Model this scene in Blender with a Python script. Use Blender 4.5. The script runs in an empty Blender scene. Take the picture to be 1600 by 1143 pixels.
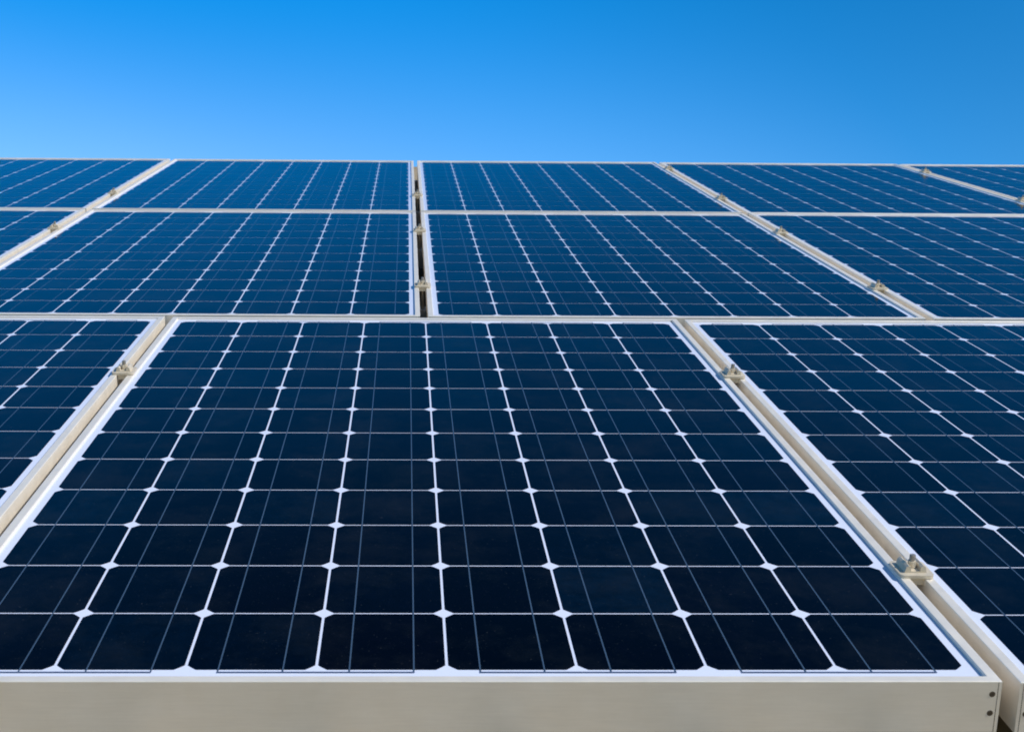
import bpy, bmesh, math, random
from mathutils import Matrix, Vector

scene = bpy.context.scene
COL = scene.collection
rad = math.radians

# ------------------------------------------------------------------ frame of the roof
TILT = rad(25.0)                         # pitch of the roof and of the panels on it
def P(u, v, w=0.0):
    """panel-plane millimetres (along eave, up the slope, out of the plane) -> world metres"""
    u, v, w = u / 1000, v / 1000, w / 1000
    return Vector((u, v * math.cos(TILT) - w * math.sin(TILT), v * math.sin(TILT) + w * math.cos(TILT)))
ROT = Matrix.Rotation(TILT, 3, 'X')

# ------------------------------------------------------------------ camera
RV = Vector((0.2549, -0.0147, 0.0066))
base = Matrix(((1, 0, 0), (0, 0, -1), (0, 1, 0)))
R = Matrix.Rotation(RV.length, 3, RV.normalized()) @ base     # plane -> camera (x right, y down, z forward)
flip = Matrix(((1, 0, 0), (0, -1, 0), (0, 0, -1)))
cam_rot = ROT @ R.transposed() @ flip
cam = bpy.data.cameras.new('camera')
cam.sensor_width = 36.0
cam.lens = 2068.86 / 1600 * 36
cam.shift_x = 134.34 / 1600
cam.shift_y = -1.98 / 1600
cam.clip_start = 0.02
cam.clip_end = 6000
cam.dof.use_dof = True
cam.dof.focus_distance = 2.1
cam.dof.aperture_fstop = 22
co = bpy.data.objects.new('camera', cam)
COL.objects.link(co)
m = cam_rot.to_4x4()
m.translation = P(468.2, -1172.5, 612.8)
co.matrix_world = m
scene.camera = co

# ------------------------------------------------------------------ sky, sun, exposure
SUN = (ROT @ Vector((0.69, -0.075, 0.715))).normalized()
elev = math.asin(SUN.z)
azim = math.atan2(SUN.x, SUN.y)
world = bpy.data.worlds.new('World')
scene.world = world
world.use_nodes = True
nt = world.node_tree
bg = nt.nodes['Background']
sky = nt.nodes.new('ShaderNodeTexSky')
sky.sky_type = 'NISHITA'
sky.sun_disc = False
sky.sun_elevation = elev
sky.sun_rotation = azim
sky.altitude = 0
sky.air_density = 1.0
sky.dust_density = 0.3
sky.ozone_density = 3.0
hs = nt.nodes.new('ShaderNodeHueSaturation')
hs.inputs['Saturation'].default_value = 1.45
nt.links.new(sky.outputs[0], hs.inputs['Color'])
# the sky deepens towards the band a right angle away from the sun, and pales low down away from it
tc = nt.nodes.new('ShaderNodeTexCoord')
dot = nt.nodes.new('ShaderNodeVectorMath'); dot.operation = 'DOT_PRODUCT'
dot.inputs[1].default_value = SUN
nt.links.new(tc.outputs['Generated'], dot.inputs[0])
sep = nt.nodes.new('ShaderNodeSeparateXYZ')
nt.links.new(tc.outputs['Generated'], sep.inputs[0])
def maprange(src, f0, f1, t0, t1, kind='SMOOTHSTEP'):
    q = nt.nodes.new('ShaderNodeMapRange'); q.interpolation_type = kind; q.clamp = True
    for nm, v_ in (('From Min', f0), ('From Max', f1), ('To Min', t0), ('To Max', t1)): q.inputs[nm].default_value = v_
    nt.links.new(src, q.inputs['Value'])
    return q.outputs['Result']
deep = maprange(dot.outputs['Value'], -0.12, 0.24, 0.97, 0.64)
vm = nt.nodes.new('ShaderNodeVectorMath'); vm.operation = 'SCALE'
nt.links.new(hs.outputs[0], vm.inputs[0])
zen = maprange(sep.outputs['Z'], 0.52, 0.86, 1.0, 0.45)
dz = nt.nodes.new('ShaderNodeMath'); dz.operation = 'MULTIPLY'
nt.links.new(deep, dz.inputs[0]); nt.links.new(zen, dz.inputs[1])
nt.links.new(dz.outputs[0], vm.inputs['Scale'])
low = maprange(sep.outputs['Z'], 0.44, 0.16, 0.0, 1.0)
away = maprange(dot.outputs['Value'], 0.12, -0.28, 0.0, 1.0, 'LINEAR')
mu = nt.nodes.new('ShaderNodeMath'); mu.operation = 'MULTIPLY'
nt.links.new(low, mu.inputs[0]); nt.links.new(away, mu.inputs[1])
hz = nt.nodes.new('ShaderNodeVectorMath'); hz.operation = 'SCALE'
hz.inputs[0].default_value = (1.3, 0.95, 0.1)
nt.links.new(mu.outputs[0], hz.inputs['Scale'])
ad = nt.nodes.new('ShaderNodeVectorMath'); ad.operation = 'ADD'
nt.links.new(vm.outputs[0], ad.inputs[0])
nt.links.new(hz.outputs[0], ad.inputs[1])
nt.links.new(ad.outputs[0], bg.inputs['Color'])
bg.inputs['Strength'].default_value = 0.15

sl = bpy.data.lights.new('sun', 'SUN')
sl.energy = 3.2
sl.angle = rad(0.5)
sl.color = (1.0, 0.95, 0.87)
so = bpy.data.objects.new('sun', sl)
COL.objects.link(so)
so.rotation_euler = SUN.to_track_quat('Z', 'Y').to_euler()
so.location = (3, -3, 6)

scene.view_settings.view_transform = 'Standard'
scene.view_settings.look = 'None'
scene.view_settings.gamma = 1
scene.view_settings.exposure = 0.8
scene.cycles.pixel_filter_type = 'BLACKMAN_HARRIS'
scene.cycles.filter_width = 1.8
scene.render.resolution_x = 1024
scene.render.resolution_y = 731

# ------------------------------------------------------------------ materials
def mat(name):
    mt = bpy.data.materials.new(name)
    mt.use_nodes = True
    n = mt.node_tree
    return mt, n, n.nodes['Principled BSDF']
def noise(n, scale, detail=4, rough=0.55, coord=None, vscale=None):
    t = n.nodes.new('ShaderNodeTexNoise')
    t.inputs['Scale'].default_value = scale
    t.inputs['Detail'].default_value = detail
    t.inputs['Roughness'].default_value = rough
    g = n.nodes.new('ShaderNodeNewGeometry')
    src = g.outputs['Position']
    if vscale:
        mp = n.nodes.new('ShaderNodeVectorMath'); mp.operation = 'MULTIPLY'
        mp.inputs[1].default_value = vscale
        n.links.new(src, mp.inputs[0]); src = mp.outputs[0]
    n.links.new(src, t.inputs['Vector'])
    return t.outputs['Fac']
def ramp(n, fac, stops):
    r = n.nodes.new('ShaderNodeValToRGB')
    els = r.color_ramp.elements
    while len(els) < len(stops): els.new(0.5)
    for e, (p, c) in zip(els, stops):
        e.position = p
        e.color = (c, c, c, 1) if isinstance(c, (int, float)) else (*c, 1)
    n.links.new(fac, r.inputs[0])
    return r.outputs[0]
def mixc(n, fac, a, b, mode='MIX'):
    x = n.nodes.new('ShaderNodeMix'); x.data_type = 'RGBA'; x.blend_type = mode
    for sock, val in ((x.inputs[0], fac), (x.inputs[6], a), (x.inputs[7], b)):
        if hasattr(val, 'is_linked'): n.links.new(val, sock)
        elif isinstance(val, (int, float)): sock.default_value = val
        else: sock.default_value = (*val, 1)
    return x.outputs[2]

def glassy(name, col, colvar=None, rough=0.07):
    """what lies under the cover glass: its own colour with the glass's gloss over it, a little dust"""
    mt, n, b = mat(name)
    c = colvar(n) if colvar else None
    dust = ramp(n, noise(n, 9, 6, 0.7), [(0.46, 0.0), (0.80, 0.015)])
    specks = ramp(n, noise(n, 420, 2, 0.5), [(0.69, 0.0), (0.78, 0.07)])
    a = mixc(n, dust, c if c is not None else col, (0.34, 0.36, 0.36))
    a = mixc(n, specks, a, (0.35, 0.36, 0.36))
    n.links.new(a, b.inputs['Base Color'])
    b.inputs['IOR'].default_value = 1.215         # anti-reflective solar glass
    rr = ramp(n, noise(n, 14, 5, 0.6), [(0.3, rough), (0.8, rough + 0.06)])
    n.links.new(rr, b.inputs['Roughness'])
    return mt
def cell_col(n):
    g = n.nodes.new('ShaderNodeNewGeometry')
    isl = ramp(n, g.outputs['Random Per Island'],
               [(0.0, (0.0002, 0.0003, 0.0010)), (0.45, (0.0006, 0.0004, 0.0016)), (0.8, (0.0003, 0.0012, 0.0038)), (1.0, (0.0004, 0.0034, 0.0095))])
    v = ramp(n, noise(n, 60, 4, 0.6), [(0.35, 0.75), (0.7, 1.35)])
    return mixc(n, 1.0, isl, v, 'MULTIPLY')
M_CELL = glassy('silicon_cell', (0.002, 0.004, 0.02), cell_col)
M_BACK = glassy('white_backsheet', (0.50, 0.54, 0.66))
M_BUS = glassy('tinned_busbar', (0.036, 0.065, 0.11))
M_RIB = glassy('tinned_ribbon', (0.05, 0.075, 0.14))

def alu(name, col, metallic, rlo, rhi, stain=0.25):
    mt, n, b = mat(name)
    st = ramp(n, noise(n, 16, 6, 0.65), [(0.35, 0.0), (0.8, stain)])
    br = ramp(n, noise(n, 30, 3, 0.6, vscale=(1, 14, 14)), [(0.3, 0.95), (0.7, 1.0)])
    a = mixc(n, st, col, tuple(x * y for x, y in zip(col, (0.72, 0.68, 0.58))))
    a = mixc(n, 1.0, a, br, 'MULTIPLY')
    n.links.new(a, b.inputs['Base Color'])
    b.inputs['Metallic'].default_value = metallic
    n.links.new(ramp(n, noise(n, 40, 4), [(0.3, rlo), (0.7, rhi)]), b.inputs['Roughness'])
    return mt
M_FRAME = alu('anodised_frame', (0.83, 0.77, 0.68), 0.45, 0.34, 0.48)
M_CLAMP = alu('cast_clamp', (0.62, 0.55, 0.44), 0.4, 0.4, 0.6, 0.5)
M_BOLT = alu('bolt_steel', (0.42, 0.39, 0.35), 0.7, 0.3, 0.5, 0.6)
M_SCREW = alu('dark_screw', (0.10, 0.08, 0.06), 0.6, 0.4, 0.6, 0.4)
M_RAIL = alu('rail_aluminium', (0.60, 0.60, 0.60), 0.5, 0.35, 0.5)

def roof_mat():
    mt, n, b = mat('roof_sheet')
    a = ramp(n, noise(n, 3.5, 8, 0.65), [(0.3, (0.20, 0.155, 0.09)), (0.7, (0.27, 0.21, 0.13))])
    n.links.new(a, b.inputs['Base Color'])
    b.inputs['Roughness'].default_value = 0.75
    return mt
def plain(name, lo, hi, scale):
    mt, n, b = mat(name)
    n.links.new(ramp(n, noise(n, scale, 8, 0.65), [(0.3, lo), (0.7, hi)]), b.inputs['Base Color'])
    b.inputs['Roughness'].default_value = 0.9
    return mt
M_ROOF = roof_mat()
M_WALL = plain('render_wall', (0.52, 0.49, 0.43), (0.60, 0.57, 0.50), 2)
M_GROUND = plain('dry_ground', (0.20, 0.17, 0.11), (0.30, 0.26, 0.18), 0.6)

# ------------------------------------------------------------------ mesh helpers (local units: metres, panel axes)
def link(name, verts, faces, material, parent=None, smooth=False):
    me = bpy.data.meshes.new(name)
    me.from_pydata(verts, [], faces)
    bm = bmesh.new(); bm.from_mesh(me)
    bmesh.ops.recalc_face_normals(bm, faces=bm.faces)
    bm.to_mesh(me); bm.free()
    me.materials.append(material)
    if smooth:
        for p in me.polygons: p.use_smooth = True
    o = bpy.data.objects.new(name, me)
    COL.objects.link(o)
    if parent: o.parent = parent
    return o
def box(V, F, x0, x1, y0, y1, z0, z1, bev=0.0):
    b = len(V)
    V += [(x, y, z) for z in (z0, z1) for y in (y0, y1) for x in (x0, x1)]
    F += [tuple(b + i for i in f) for f in ((0, 2, 3, 1), (4, 5, 7, 6), (0, 1, 5, 4), (1, 3, 7, 5), (3, 2, 6, 7), (2, 0, 4, 6))]
def prism(V, F, pts, z0, z1):
    b = len(V); n = len(pts)
    V += [(x, y, z0) for x, y in pts] + [(x, y, z1) for x, y in pts]
    F.append(tuple(b + i for i in range(n))[::-1])
    F.append(tuple(b + n + i for i in range(n)))
    F += [(b + i, b + (i + 1) % n, b + n + (i + 1) % n, b + n + i) for i in range(n)]
def circ(cx, cy, r, n, a0=0):
    return [(cx + r * math.cos(a0 + 2 * math.pi * i / n), cy + r * math.sin(a0 + 2 * math.pi * i / n)) for i in range(n)]
def extrude_x(V, F, prof, x0, x1):
    b = len(V); n = len(prof)
    V += [(x0, y, z) for y, z in prof] + [(x1, y, z) for y, z in prof]
    F.append(tuple(b + i for i in range(n)))
    F.append(tuple(b + n + i for i in range(n))[::-1])
    F += [(b + i, b + (i + 1) % n, b + n + (i + 1) % n, b + n + i) for i in range(n)]
def extrude_y(V, F, prof, y0, y1):
    b = len(V); n = len(prof)
    V += [(x, y0, z) for x, z in prof] + [(x, y1, z) for x, z in prof]
    F.append(tuple(b + i for i in range(n)))
    F.append(tuple(b + n + i for i in range(n))[::-1])
    F += [(b + i, b + (i + 1) % n, b + n + (i + 1) % n, b + n + i) for i in range(n)]

def tag(o, label=None, cat=None, group=None, kind=None):
    if label: o['label'] = label
    if cat: o['category'] = cat
    if group: o['group'] = group
    if kind: o['kind'] = kind
    return o
def empty(name, loc):
    o = bpy.data.objects.new(name, None)
    o.empty_display_size = 0.1
    o.location = loc
    o.rotation_euler = (TILT, 0, 0)
    COL.objects.link(o)
    return o
def copy_tree(o, parent=None):
    c = o.copy(); COL.objects.link(c)
    if parent: c.parent = parent
    for ch in [x for x in COL.objects if x.parent == o]: copy_tree(ch, c)
    return c

# ------------------------------------------------------------------ ground and house
ground_z = P(0, -2300).z - 2.6
g = link('ground', [(-3000, -3000, ground_z), (3000, -3000, ground_z), (3000, 3000, ground_z), (-3000, 3000, ground_z)],
         [(0, 1, 2, 3)], M_GROUND)
tag(g, kind='structure')

ROOF_W = -105.5                                  # roof surface below the cells, mm
house = bpy.data.objects.new('house', None); COL.objects.link(house)
house.location = (1.0, 2.0, ground_z)
tag(house, 'low house whose beige roof carries all the solar panels', 'house')
U0, U1, V0r, V1r = -5000, 7200, -1750, 5780
# standing seam roof: sheet with raised ribs running up the slope
prof = []
k = U0
while k < U1:
    prof += [(k, 0), (k + 180, 0), (k + 186, 24), (k + 194, 24), (k + 200, 0)]
    k += 200
top = [(x / 1000, (z - 26) / 1000) for x, z in prof]
full = top + [(top[-1][0], -0.15), (top[0][0], -0.15)]
V, F = [], []
extrude_y(V, F, full, V0r / 1000, V1r / 1000)
wv = [tuple((P(0, 0, ROOF_W) + ROT @ Vector(p)) - house.location) for p in V]
link('roof', wv, F, M_ROOF, house)
# walls below the roof
V, F = [], []
ya, yb = P(0, V0r + 350).y, P(0, V1r - 100).y
za, zb = P(0, V0r + 350, ROOF_W - 152).z, P(0, V1r - 100, ROOF_W - 152).z
xa, xb = (U0 + 300) / 1000, (U1 - 300) / 1000
pr = [(ya, ground_z), (yb, ground_z), (yb, zb), (ya, za)]
extrude_x(V, F, pr, xa, xb)
link('wall', [tuple(Vector(p) - house.location) for p in V], F, M_WALL, house)

# ------------------------------------------------------------------ solar panel
PITCH = 127.5; NU, NV = 8, 12
SIDE, END = 21.5, 29.5                            # from the outermost cells to the outer edge of the frame
LIP_W, LIP_H, DEPTH = 11.0, 4.0, 54.0
CU = NU * PITCH / 2
def loc(u, v, w):                                 # cell-grid mm -> local metres, origin mid lower edge, underside
    return ((u - CU) / 1000, (v + END) / 1000, (w + DEPTH - LIP_H) / 1000)

def make_panel():
    root = empty('solar_panel', (0, 0, 0))
    # frame: one mitred ring of an L-shaped section
    u0, u1, v0, v1 = -SIDE, NU * PITCH + SIDE, -END, NV * PITCH + END
    T, Bm = LIP_H, LIP_H - DEPTH
    sec = [(0, Bm), (0, T - 0.7), (0.25, T - 0.2), (0.8, T), (LIP_W - 0.6, T), (LIP_W, T - 0.5), (LIP_W, -0.5), (2.2, -0.5), (2.2, Bm + 2), (26, Bm + 2), (26, Bm)]
    V, F = [], []
    n = len(sec)
    for (cu, cv, su, sv) in ((u0, v0, 1, 1), (u1, v0, -1, 1), (u1, v1, -1, -1), (u0, v1, 1, -1)):
        for d, z in sec: V.append(loc(cu + su * d, cv + sv * d, z))
    for c in range(4):
        a, b = c * n, ((c + 1) % 4) * n
        for i in range(n):
            j = (i + 1) % n
            F.append((a + i, b + i, b + j, a + j))
    fr = link('frame', V, F, M_FRAME, root)
    # corner screws on the lower side bar
    for cu in (u0 + 8.5, u1 - 8.5):
        for z in (-9.5, -29.5):
            V, F = [], []
            r = 3.0
            ring = [(cu + r * math.cos(a), z + r * math.sin(a)) for a in [2 * math.pi * i / 14 for i in range(14)]]
            ring2 = [(cu + (x - cu) * 0.72, z + (y - z) * 0.72) for x, y in ring]
            ring3 = [(cu + (x - cu) * 0.4, z + (y - z) * 0.4) for x, y in ring]
            for rr, dv in ((ring, 0.6), (ring, -0.12), (ring2, -0.3), (ring3, -0.28), (ring3, -0.05)):
                V += [loc(x, v0 + dv, y) for x, y in rr]
            for lv in range(4):
                F += [(lv * 14 + i, lv * 14 + (i + 1) % 14, (lv + 1) * 14 + (i + 1) % 14, (lv + 1) * 14 + i) for i in range(14)]
            F.append(tuple(range(56, 70)))
            link('screw', V, F, M_SCREW, fr)
    # joint between the lower bar and the side bars
    for cu in (u0 + 3.4, u1 - 3.4):
        V, F = [], []
        a, b = loc(cu - .3, v0 - .06, Bm + .5), loc(cu + .3, v0 + .3, T - 1.2)
        box(V, F, a[0], b[0], a[1], b[1], a[2], b[2])
        link('corner_seam', V, F, M_SCREW, fr)
    # white backsheet
    V, F = [], []
    a = loc(u0 + 3, v0 + 3, -4.5); b = loc(u1 - 3, v1 - 3, 0)
    # top a touch above the underside of the lip so no faces coincide
    box(V, F, a[0], b[0], a[1], b[1], a[2] + 0.0035, b[2])
    link('backsheet', V, F, M_BACK, root)
    # cells
    V, F = [], []
    hw, hh, rr = 62.3, 62.6, 82.0
    for i in range(NU):
        for j in range(NV):
            cx, cy = (i + .5) * PITCH, (j + .5) * PITCH
            aA = math.acos(hw / rr); aB = math.asin(hh / rr)
            pts = []
            for q in range(4):
                angs = [aA + (aB - aA) * s / 4 for s in range(5)]
                if q in (1, 3): angs = [math.pi / 2 - x for x in angs][::-1], 
                angs = angs[0] if isinstance(angs, tuple) else angs
                for t in angs:
                    if q == 0: x, y = rr * math.cos(t), rr * math.sin(t)
                    elif q == 2: x, y = -rr * math.cos(t), -rr * math.sin(t)
                    elif q == 1:
                        t2 = math.pi / 2 - t; x, y = -rr * math.cos(t2), rr * math.sin(t2)
                    else:
                        t2 = math.pi / 2 - t; x, y = rr * math.cos(t2), -rr * math.sin(t2)
                    pts.append((x, y))
            pts.sort(key=lambda p: math.atan2(p[1], p[0]))
            k = len(V)
            V += [loc(cx + x, cy + y, 0.25) for x, y in pts]
            F.append(tuple(range(k, k + len(pts))))
    link('cell_grid', V, F, M_CELL, root)
    # two busbars up every column
    V, F = [], []
    for i in range(NU):
        for f in (-31.4, 31.4):
            x = (i + .5) * PITCH + f
            k = len(V)
            V += [loc(x - .75, -4.5, .45), loc(x + .75, -4.5, .45), loc(x + .75, NV * PITCH + 4.5, .45), loc(x - .75, NV * PITCH + 4.5, .45)]
            F.append((k, k + 1, k + 2, k + 3))
    link('busbar', V, F, M_BUS, root)
    # cross ribbons joining the columns at both ends
    def rib(i0, i1, v):
        xa = (i0 + .5) * PITCH - 32.2; xb = (i1 + .5) * PITCH + 32.2
        link('ribbon', [loc(xa, v - 1.2, .6), loc(xb, v - 1.2, .6), loc(xb, v + 1.2, .6), loc(xa, v + 1.2, .6)], [(0, 1, 2, 3)], M_RIB, root)
    for c in range(0, NU, 2): rib(c, c + 1, -4.4)
    for c in (-1, 1, 3, 5, 7): rib(max(c, 0), min(c + 1, NU - 1), NV * PITCH + 5.6)
    return root

GAP = 60.5; W = NU * PITCH + GAP
VR2, VR3 = 1602.75, 3205.5; UR2 = -543.06
panels = [
    (-W, 0, 'front row panel at left edge, cut off by the picture border'),
    (0, 0, 'large whole front row panel filling the foreground, two screws at its near right corner'),
    (W, 0, 'front row panel at right edge, just right of the foreground panel'),
    (UR2 - W, VR2, 'middle row panel at far left edge, only a small corner of it showing'),
    (UR2, VR2, 'middle row panel just left of the dark central slot'),
    (UR2 + W, VR2, 'middle row panel just right of the dark central slot'),
    (UR2 + 2 * W, VR2, 'middle row panel at right edge, beyond the long diagonal seam'),
    (UR2 - W, VR3, 'top row panel against the sky at the left edge'),
    (UR2, VR3, 'top row panel against the sky, left of the dark central slot'),
    (UR2 + W, VR3, 'top row panel against the sky, right of the dark central slot'),
    (UR2 + 2 * W, VR3, 'top row panel against the sky, second from the right edge'),
    (UR2 + 3 * W, VR3, 'top row panel at far right edge, a narrow wedge against the sky'),
]
proto = make_panel()
rnd = random.Random(4)
for i, (u, v, lab) in enumerate(panels):
    o = proto if i == 0 else copy_tree(proto)
    o.location = P(u + CU, v - END, LIP_H - DEPTH)
    if i != 1:                                    # never laid quite true to one another
        o.rotation_euler = (TILT + rnd.uniform(-.0007, .0007), rnd.uniform(-.0012, .0012), rnd.uniform(-.0003, .0003))
    tag(o, lab, 'solar panel', 'dark blue solar panels in three rows')

# ------------------------------------------------------------------ rails under the panels
RAILS = [(235, 'lowest mounting rail under the front row, below the near right clamp'),
         (1100, 'mounting rail under the upper part of the front row'),
         (1905, 'mounting rail under the lower part of the middle row, seen in the dark slot'),
         (2745, 'mounting rail under the upper part of the middle row, seen in the dark slot'),
         (3540, 'mounting rail under the lower part of the top row'),
         (4480, 'highest mounting rail, under the top row near the sky')]
for v, lab in RAILS:
    V, F = [], []
    pf = [(-.02, 0), (.02, 0), (.02, .055), (.006, .055), (.006, .045), (-.006, .045), (-.006, .055), (-.02, .055)]
    ua, ub = (-1150, 2180) if v < 1500 else (-1680, 2780) if v < 3000 else (-1680, 3880)
    uc = (ua + ub) / 2
    extrude_x(V, F, pf, (ua - uc) / 1000, (ub - uc) / 1000)
    r = link('mounting_rail', V, F, M_RAIL)
    r.location = P(uc, v, ROOF_W - 0.5)
    r.rotation_euler = (TILT, 0, 0)
    tag(r, lab, 'mounting rail', 'mounting rails under the panels')

# ------------------------------------------------------------------ clamps between neighbouring panels
def make_clamp():
    root = empty('panel_clamp', (0, 0, 0))
    # plate pressed over both frame lips, a raised U saddle on it, bolt through the middle
    t = .0035
    V, F = [], []
    pts = []
    for cx, cy, a0 in ((.0125, .0145, 0), (-.0125, .0145, 90), (-.0125, -.0145, 180), (.0125, -.0145, 270)):
        pts += [(cx + .006 * math.cos(rad(a0 + q * 18)), cy + .006 * math.sin(rad(a0 + q * 18))) for q in range(6)]
    prism(V, F, pts, 0, t)
    extrude_y(V, F, [(-.0085, -.008), (.0085, -.008), (.0085, -.0002), (-.0085, -.0002)], -.017, .017)
    sad = [(-.0120, t + .0001), (-.0105, .0095), (-.0080, .0112), (-.0055, .0095), (-.0050, t + .0015), (.0050, t + .0015),
           (.0055, .0095), (.0080, .0112), (.0105, .0095), (.0120, t + .0001)]
    extrude_y(V, F, sad, -.0125, .0140)
    br = link('bracket', V, F, M_CLAMP, root)
    V, F = [], []
    prism(V, F, circ(0, 0, .0048, 20), t + .0016, t + .0028)
    prism(V, F, circ(0, 0, .0047, 6, .3), t + .0029, t + .0085)
    link('nut', V, F, M_CLAMP, root)
    V, F = [], []
    prism(V, F, circ(0, 0, .0028, 14), t + .0020, t + .0150)
    for q in range(4):
        prism(V, F, circ(0, 0, .0033, 14), t + .0092 + q * .0015, t + .0098 + q * .0015)
    prism(V, F, circ(0, 0, .0035, 12), -.055, -.0081)
    link('bolt', V, F, M_BOLT, root)
    return root
g0 = -GAP / 2
CL = [
    (g0, 1103, 'clamp on the left front seam, near the left edge of the picture'),
    (W + g0, 233, 'nearest and largest clamp, on the right front seam near the picture corner'),
    (W + g0, 1098, 'clamp on the right front seam, just below the middle row'),
    (UR2 + g0, 2745, 'clamp on the far left seam, just below the top row'),
    (UR2 + W + g0, 1900, 'clamp over the dark central slot, nearest of those on it'),
    (UR2 + W + g0, 2745, 'clamp over the dark central slot in the upper part of the middle row'),
    (UR2 + 2 * W + g0, 1900, 'clamp low on the long diagonal seam of the middle row, at right'),
    (UR2 + 2 * W + g0, 2745, 'clamp on the diagonal seam at right, upper part of the middle row'),
    (UR2 + g0, 3560, 'clamp on the far left seam in the top row'),
    (UR2 + W + g0, 3560, 'clamp over the dark central slot in the top row'),
    (UR2 + 2 * W + g0, 3520, 'clamp on the right diagonal seam at the bottom of the top row'),
    (UR2 + 2 * W + g0, 4490, 'clamp on the right diagonal seam, right under the sky'),
    (UR2 + 3 * W + g0, 3520, 'clamp on the farthest right seam, at the picture edge'),
    (UR2 + 3 * W + g0, 4440, 'clamp on the farthest right seam, close under the skyline'),
]
cproto = make_clamp()
for i, (u, v, lab) in enumerate(CL):
    o = cproto if i == 0 else copy_tree(cproto)
    o.location = P(u, v, LIP_H + 0.15)
    o.rotation_euler = (ROT @ Matrix.Rotation(rnd.uniform(-.05, .05), 3, 'Z')).to_euler()
    o.scale = (1.05, 1.05, 1.12)
    tag(o, lab, 'clamp', 'clamps along the panel seams')
